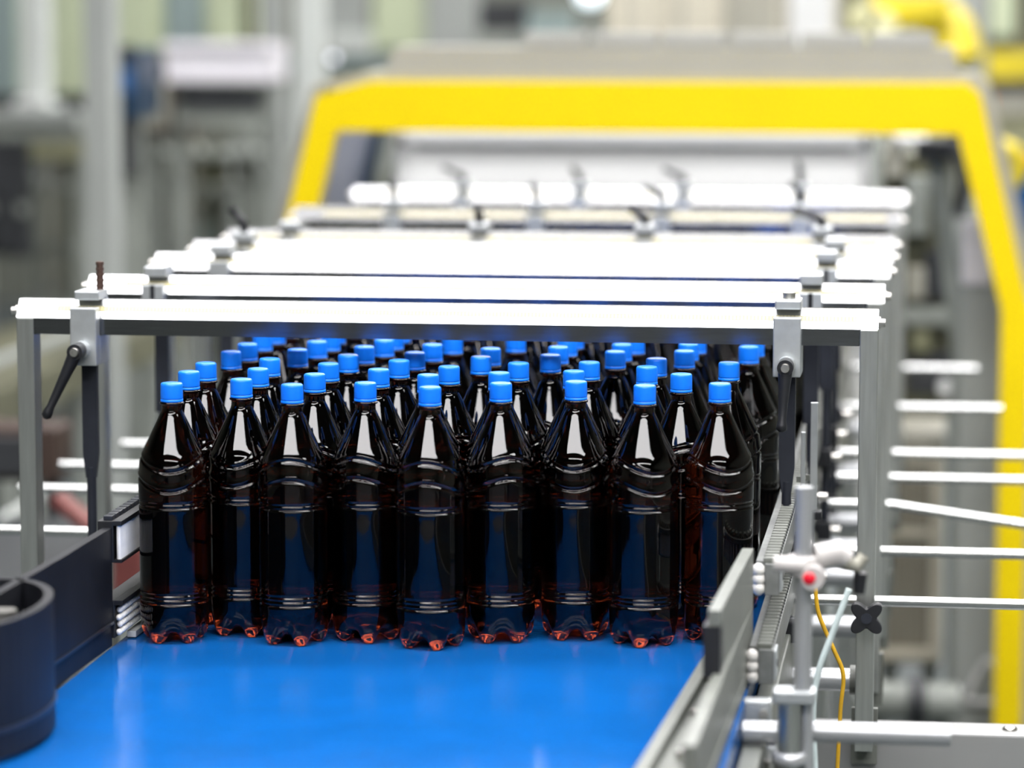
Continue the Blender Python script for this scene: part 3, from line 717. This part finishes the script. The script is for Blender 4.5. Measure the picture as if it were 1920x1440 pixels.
# ------------------------------------------------------------------ background on the right of the arch and above
t = thing('yellow_robot', 'yellow handling robot behind the hood at top right', 'robot', (0, 12.0, 0))
a = at(1690, 60, 12.0)
m = MB(); m.lathe([(.16, 0), (.16, a.z-.3), (.12, a.z-.2)], (a.x, .1, 0), 20); m.build('base', 'mid_grey', t)
m = MB(); m.tube(spline([(a.x, 0.1, a.z-.2), (a.x-.02, .1, a.z-.05), (a.x+.16, .05, a.z+.02), (a.x+.22, .0, a.z-.12)]), .09, 14); m.build('arm', 'mustard', t)
for px, py, r_ in ((1650, 50, .06), (1705, 92, .07), (1620, 30, .05)):
    q = at(px, py, 11.85); m = MB(); m.tube([(q.x, -.2, q.z), (q.x, -.05, q.z)], r_, 18); m.build('joint_cover', 'pale_yellow', t)
q = at(1700, 30, 11.9); MB().box(q.x-.13, q.x+.16, -.1, .05, q.z-.02, q.z+.08, .02).build('upper_link', 'mustard', t)
t = thing('mesh_fence', 'beige wire mesh fence panel above the grey hood', 'fence', (0, 13.0, 0))
a = rect(1175, -60, 1475, 62, 13.0)
for sx in (a[0], a[0]+.22, a[0]+.44, a[1]): MB().box(sx-.012, sx+.012, -.012, .012, 0, 2.0).build('post', 'warm_grey', t)
m = MB(); zz = .2
while zz < 2.0: m.box(a[0], a[1], -.003, .003, zz, zz+.006); zz += .03
xx = a[0]
while xx < a[1]: m.box(xx, xx+.006, -.004, .002, .2, 2.0); xx += .03
m.build('wires', 'warm_grey', t)['kind'] = 'stuff'
t = thing('pale_wall_unit', 'pale beige tall unit behind the mesh fence', 'cabinet', (0, 14.0, 0))
a = rect(1140, -60, 1570, 62, 14.0)
MB().box(a[0], a[1], 0, .4, 0, 2.2).build('body', 'beige', t)
for k in range(4):
    w0 = a[0]+(a[1]-a[0])*k/4; MB().box(w0+.015, w0+(a[1]-a[0])/4-.015, -.02, -.001, .2, 2.1, .006).build('door', ('beige', 'beige', 'warm_grey', 'light_trim')[k], t)
    MB().box(w0+.03, w0+.045, -.05, -.021, 1.0, 1.2).build('handle', 'mid_grey', t)
t = thing('bright_lamp', 'round bluish white work lamp at the top edge', 'lamp', (0, 12.0, 0))
q = at(1106, -12, 12.0)
MB().tube([(q.x, 0.03, 0), (q.x, 0.03, q.z-.05)], .02, 12).build('stand', 'mid_grey', t)
m = MB(); m.lathe([(.01, -.05), (.04, -.042), (.058, 0), (.04, .042), (.01, .05)], (q.x, 0, q.z), 20); m.build('globe', 'lamp_glow', t)
MB().box(q.x-.12, q.x+.12, -.1, .14, 0, .03).build('foot', 'mid_grey', t)

def machine(name, label, cat, Y, parts, depth=.3, legs=True):
    """parts: (part name, px rect, material, protrusion); each stands out from a body at depth Y"""
    t = thing(name, label, cat, (0, Y, 0))
    xs = []; zb = 9
    for k, (pn, r4, mt, pr) in enumerate(parts):
        q = rect(*r4, Y); xs += [q[0], q[1]]; zb = min(zb, q[2])
        MB().box(q[0], q[1], -pr, depth if k == 0 else -.0005, max(q[2], .0), q[3], .008).build(pn, mt, t)
    if legs and zb > .05:
        q = rect(*parts[0][1], Y)
        for sx in (q[0]+.03, q[1]-.03): MB().box(sx-.02, sx+.02, .05, .09, 0, q[2]).build('leg', 'mid_grey', t)
    return t
def column(px0, px1, Y, mt, label, ztop=3.0, foot=None, z0=0):
    a = at(px0, 100, Y); b = at(px1, 100, Y); t = thing('column', label, 'column', (0, Y, 0))
    MB().box(a.x, b.x, 0, .12, z0, ztop, .006).build('shaft', mt, t)
    MB().box(a.x-.03, b.x+.03, -.03, .15, z0, z0+.02).build('base_plate', mt, t)
    if foot: q = rect(*foot, Y); MB().box(q[0], q[1], -.03, -.001, q[2], q[3], .01).build('collar', 'light_trim', t)

column(155, 207, 9.5, 'column_grey', 'tall grey column at far left running to the top')
column(38, 82, 11.85, 'pale_column', 'pale column at upper left beside the slate panel', foot=(28, 185, 90, 204), z0=at(0, 205, 11.8).z)
column(486, 528, 12.5, 'column_grey', 'grey column behind the pale box, left of the yellow arch')
column(552, 602, 11.5, 'pale_column', 'pale grey column just left of the yellow arch corner')
column(1795, 1850, 12.8, 'column_grey', 'grey column at top right behind the yellow arch')
machine('panel_wall', 'pale green panel wall at upper left', 'machine', 13.5,
        [('body', (-60, -40, 480, 178), 'pale_green', 0), ('panel', (-60, -40, 36, 178), 'slate_green', .02), ('panel', (85, -40, 152, 175), 'pale_green', .02), ('panel', (210, -40, 292, 172), 'pale_green', .03),
         ('panel', (310, -40, 385, 150), 'slate_green', .02), ('panel', (395, -40, 452, 150), 'pale_green', .03), ('panel', (455, -40, 480, 90), 'dark_olive', .02),
         ('plinth', (-60, 180, 480, 215), 'dark_machine', .02)])
machine('line_machine', 'grey machine with dark base at the left edge', 'machine', 11.8,
        [('body', (-80, 215, 155, 262), 'mid_grey', .05), ('top', (-80, 205, 155, 228), 'column_grey', .08), ('lower_body', (-80, 262, 62, 480), 'dark_machine', .06), ('door', (0, 330, 45, 470), 'dark_machine', .09), ('shelf', (62, 262, 155, 300), 'olive', .04),
         ('rail', (-80, 380, 60, 400), 'mid_grey', .08)])
machine('drive_unit', 'dark navy drive unit beside the tall left column', 'motor', 10.8,
        [('body', (208, 92, 262, 222), 'navy', .05), ('cover', (215, 130, 255, 175), 'motor_blue', .08), ('cap', (212, 84, 258, 100), 'dark_machine', .07), ('stand', (222, 222, 262, 330), 'dark_machine', .02)])
machine('white_case', 'white box on a dark stand left of the yellow arch', 'box', 11.6,
        [('case', (315, 84, 508, 155), 'white_box', .05), ('lid', (312, 78, 512, 94), 'white_box', .07), ('tray', (345, 157, 490, 205), 'dark_machine', .02), ('bracket', (330, 205, 505, 232), 'mid_grey', .0)])
machine('brown_unit', 'brownish machine unit between navy drive and white box', 'machine', 12.2,
        [('body', (262, 110, 340, 260), 'rust_brown', .03), ('panel', (275, 150, 320, 240), 'warm_grey', .06), ('top', (260, 100, 345, 118), 'warm_grey', .05)])
# open rack of bars, boxes and rollers in the left distance
t = thing('wire_rack', 'blurred rack of bars and trays filling the left distance', 'rack', (0, 12.9, 0))
q = rect(60, 250, 540, 560, 12.9)
nb = 15
for k in range(nb):
    xx = q[0]+(q[1]-q[0])*k/(nb-1); MB().box(xx-.012, xx+.012, -.012, .012, 0, q[3]-.02*(k % 3), .002).build('bar', ('mid_grey', 'warm_grey', 'dark_olive', 'pale_column')[k % 4], t)
for k, z in enumerate((.42, .72, .98, q[3]-.1)):
    MB().box(q[0], q[1], -.03, .35, z, z+.025).build('shelf', 'mid_grey', t)
rng = random.Random(3)
for k in range(34):
    px = rng.uniform(70, 520); zf = rng.choice((.445, .745, 1.005)); wdt = rng.uniform(.05, .16); hgt = rng.uniform(.06, .2)
    c = at(px, 400, 12.9); mt = rng.choice(('mid_grey', 'warm_grey', 'olive', 'column_grey', 'dark_olive', 'pale_column', 'mid_grey', 'slate_green'))
    y_ = 12.6+.1*rng.random()
    MB().box(c.x-wdt/2, c.x+wdt/2, y_-12.6+.02, y_-12.6+.16, zf+.0005, zf+hgt, .006).build('tray', mt, t)
machine('back_line', 'long grey bottling machine along the far wall', 'machine', 15.5,
        [('body', (440, 120, 760, 330), 'mid_grey', .02), ('top', (440, 108, 800, 128), 'slate_green', .06), ('guard', (600, -40, 690, 110), 'column_grey', .03), ('guard', (700, -40, 800, 90), 'pale_green', .02),
         ('guard', (800, -40, 900, 110), 'column_grey', .05), ('box', (900, 0, 1000, 80), 'dark_machine', .05), ('box', (990, 20, 1080, 90), 'slate_green', .06), ('box', (890, 60, 990, 130), 'mid_grey', .08), ('panel', (620, 60, 700, 100), 'pale_column', .08), ('frame', (525, -40, 550, 180), 'dark_olive', .03)], depth=.6)
machine('far_right_line', 'olive and green machinery at the top right corner', 'machine', 14.5,
        [('body', (1560, -60, 2100, 420), 'dark_olive', .0), ('panel', (1560, -60, 1640, 110), 'olive', .05), ('panel', (1760, -60, 1800, 90), 'pale_green', .05), ('panel', (1860, -60, 1900, 70), 'pale_green', .06), ('stripe', (1850, 95, 2100, 150), 'mustard', .05),
         ('gap', (1850, 150, 2100, 172), 'dark_machine', .06), ('panel', (1850, 175, 2100, 215), 'warm_grey', .04), ('panel', (1850, 220, 2100, 300), 'olive', .03), ('box', (1855, 310, 2100, 420), 'slate_green', .04)], depth=.5)
t = thing('yellow_valve', 'round yellow valve wheel at the right edge beside the arch', 'valve', (0, 9.0, 0))
c = at(1888, 312, 9.0)
ring = [Vector((c.x-.02+.055*math.cos(a), -.03, c.z+.055*math.sin(a))) for a in [math.radians(-110+k*24) for k in range(12)]]
m = MB(); m.tube(ring, .026, 14); m.build('wheel', 'mustard', t)
MB().tube([(c.x-.02, -.03, c.z), (c.x-.02, .12, c.z)], .02, 12).build('stem', 'dark_machine', t)
MB().tube([(c.x-.02, .12, 0), (c.x-.02, .12, c.z+.05)], .03, 14).build('pipe', 'mid_grey', t)
t = thing('blue_motor', 'blue motor with orange cap at the right edge', 'motor', (0, 9.3, 0))
c = at(1925, 355, 9.3)
MB().tube([(c.x, -.02, c.z-.12), (c.x, -.02, c.z+.06)], .05, 20).build('body', 'motor_blue', t)
MB().tube([(c.x, -.02, c.z+.0602), (c.x, -.02, c.z+.10)], .036, 16).build('cap', 'orange', t)
MB().tube([(c.x, -.02, 0), (c.x, -.02, c.z-.1202)], .03, 12).build('stand', 'mid_grey', t)
t = thing('orange_beacon', 'small orange beacon near the top of the arch at right', 'beacon', (0, 12.6, 0))
c = at(1846, 190, 12.6)
MB().tube([(c.x, 0, c.z-.04), (c.x, 0, c.z+.03)], [.035, .03], 16).build('dome', 'orange', t)
MB().tube([(c.x, 0, 0), (c.x, 0, c.z-.0402)], .015, 10).build('pole', 'mid_grey', t)
for px, py, Y, lab in ((40, 465, 12.5, 'glowing ball added for a blurred white highlight low at the left edge'), (634, 108, 13.0, 'glowing ball added for a faint white highlight above the yellow arch corner')):
    c = at(px, py, Y); t = thing('highlight_ball', lab, 'light', (c.x, Y, 0), 'glowing balls added for distant highlights')
    m = MB(); m.lathe([(.002, -.014), (.012, -.009), (.016, 0), (.012, .009), (.002, .014)], (0, -.1, c.z), 14); m.build('glow_ball', 'highlight_glow', t)  # glowing ball added in place of a blurred distant highlight
    MB().tube([(0, -.082, 0), (0, -.082, c.z)], .005, 8).build('stalk', 'mid_grey', t)

# transfer conveyor slanting through the left distance
t = thing('transfer_conveyor', 'grey conveyor slanting away at left behind the frames', 'conveyor', (0, 0, 0))
A = at(-60, 815, 8.2); B = at(330, 590, 10.4); A.z = B.z = .66
d = (B-A).normalized(); nrm = Vector((-d.y, d.x, 0))
m = MB(); m.obox(A+nrm*.0, B, .03, .10); m.build('side_beam', 'dark_olive', t)
m = MB(); m.obox(A+nrm*.45, B+nrm*.45, .03, .10); m.build('side_beam', 'dark_olive', t)
m = MB(); m.obox(A+nrm*.225+Vector((0, 0, .02)), B+nrm*.225+Vector((0, 0, .02)), .41, .02); m.build('belt', 'dark_olive', t)
m = MB(); m.obox(A+nrm*.02+Vector((0, 0, .12)), B+nrm*.02+Vector((0, 0, .12)), .02, .025); m.build('guide_rail', 'column_grey', t)
for u in (.15, .5, .85):
    for s_ in (0, .45):
        p = A+(B-A)*u+nrm*s_; MB().box(p.x-.025, p.x+.025, p.y-.025, p.y+.025, 0, .61).build('leg', 'mid_grey', t)
t = thing('lower_conveyor', 'darker low conveyor running below the slanting one at left', 'conveyor', (0, 0, 0))
A = at(-110, 960, 7.0); B = at(100, 880, 8.1); A.z = B.z = .42
d = (B-A).normalized(); nrm = Vector((-d.y, d.x, 0))
m = MB(); m.obox(A, B, .03, .09); m.build('side_beam', 'mid_grey', t)
m = MB(); m.obox(A+nrm*.17, B+nrm*.17, .30, .03); m.build('belt', 'dark_machine', t)
m = MB(); m.obox(A+Vector((0, 0, .08)), B+Vector((0, 0, .08)), .02, .02); m.build('rail', 'pale_column', t)
for u in (.2, .8):
    p = A+(B-A)*u; MB().box(p.x-.025, p.x+.025, p.y-.025, p.y+.025, 0, .38).build('leg', 'mid_grey', t)
t = thing('rusty_drive', 'dark reddish brown drive box behind the nearest left post', 'motor', (0, 7.2, 0))
q = rect(-60, 800, 108, 905, 7.2)
MB().box(q[0], q[1], 0, .15, q[2], q[3], .01).build('body', 'rust_brown', t)
MB().box(q[0]+.02, q[1]-.06, -.03, -.001, q[2]+.02, q[3]-.02, .006).build('cover', 'dark_machine', t)
for sx in (q[0]+.03, q[1]-.03): MB().box(sx-.015, sx+.015, .05, .08, 0, q[2]).build('leg', 'dark_machine', t)
t = thing('red_trough', 'dull red trough low behind the black guide board', 'machine', (0, 6.6, 0))
a = at(105, 930, 6.6); b = at(275, 1060, 6.6)
m = MB(); m.obox((a.x, 0, a.z), (b.x, 0, b.z-.02), .02, .07, (0, 1, 0)); m.build('chute', 'dull_red', t)
q = rect(215, 1015, 275, 1110, 6.6); MB().box(q[0], q[1], -.04, .1, q[2], q[3], .01).build('box', 'dull_red', t)
MB().box(q[0]+.01, q[1]-.01, .0, .05, 0, q[2]).build('stand', 'mid_grey', t)
q = rect(-60, 1010, 200, 1100, 6.8)
t = thing('floor_plate', 'dark grey step plate at far left behind the rods', 'platform', (0, 6.8, 0))
MB().box(q[0], q[1], -.5, .3, q[2]+.08, q[2]+.10, .004).build('plate', 'step_dark', t)
for sx in (q[0]+.05, q[1]-.05): MB().box(sx-.02, sx+.02, -.1, -.06, 0, q[2]+.08).build('leg', 'mid_grey', t)
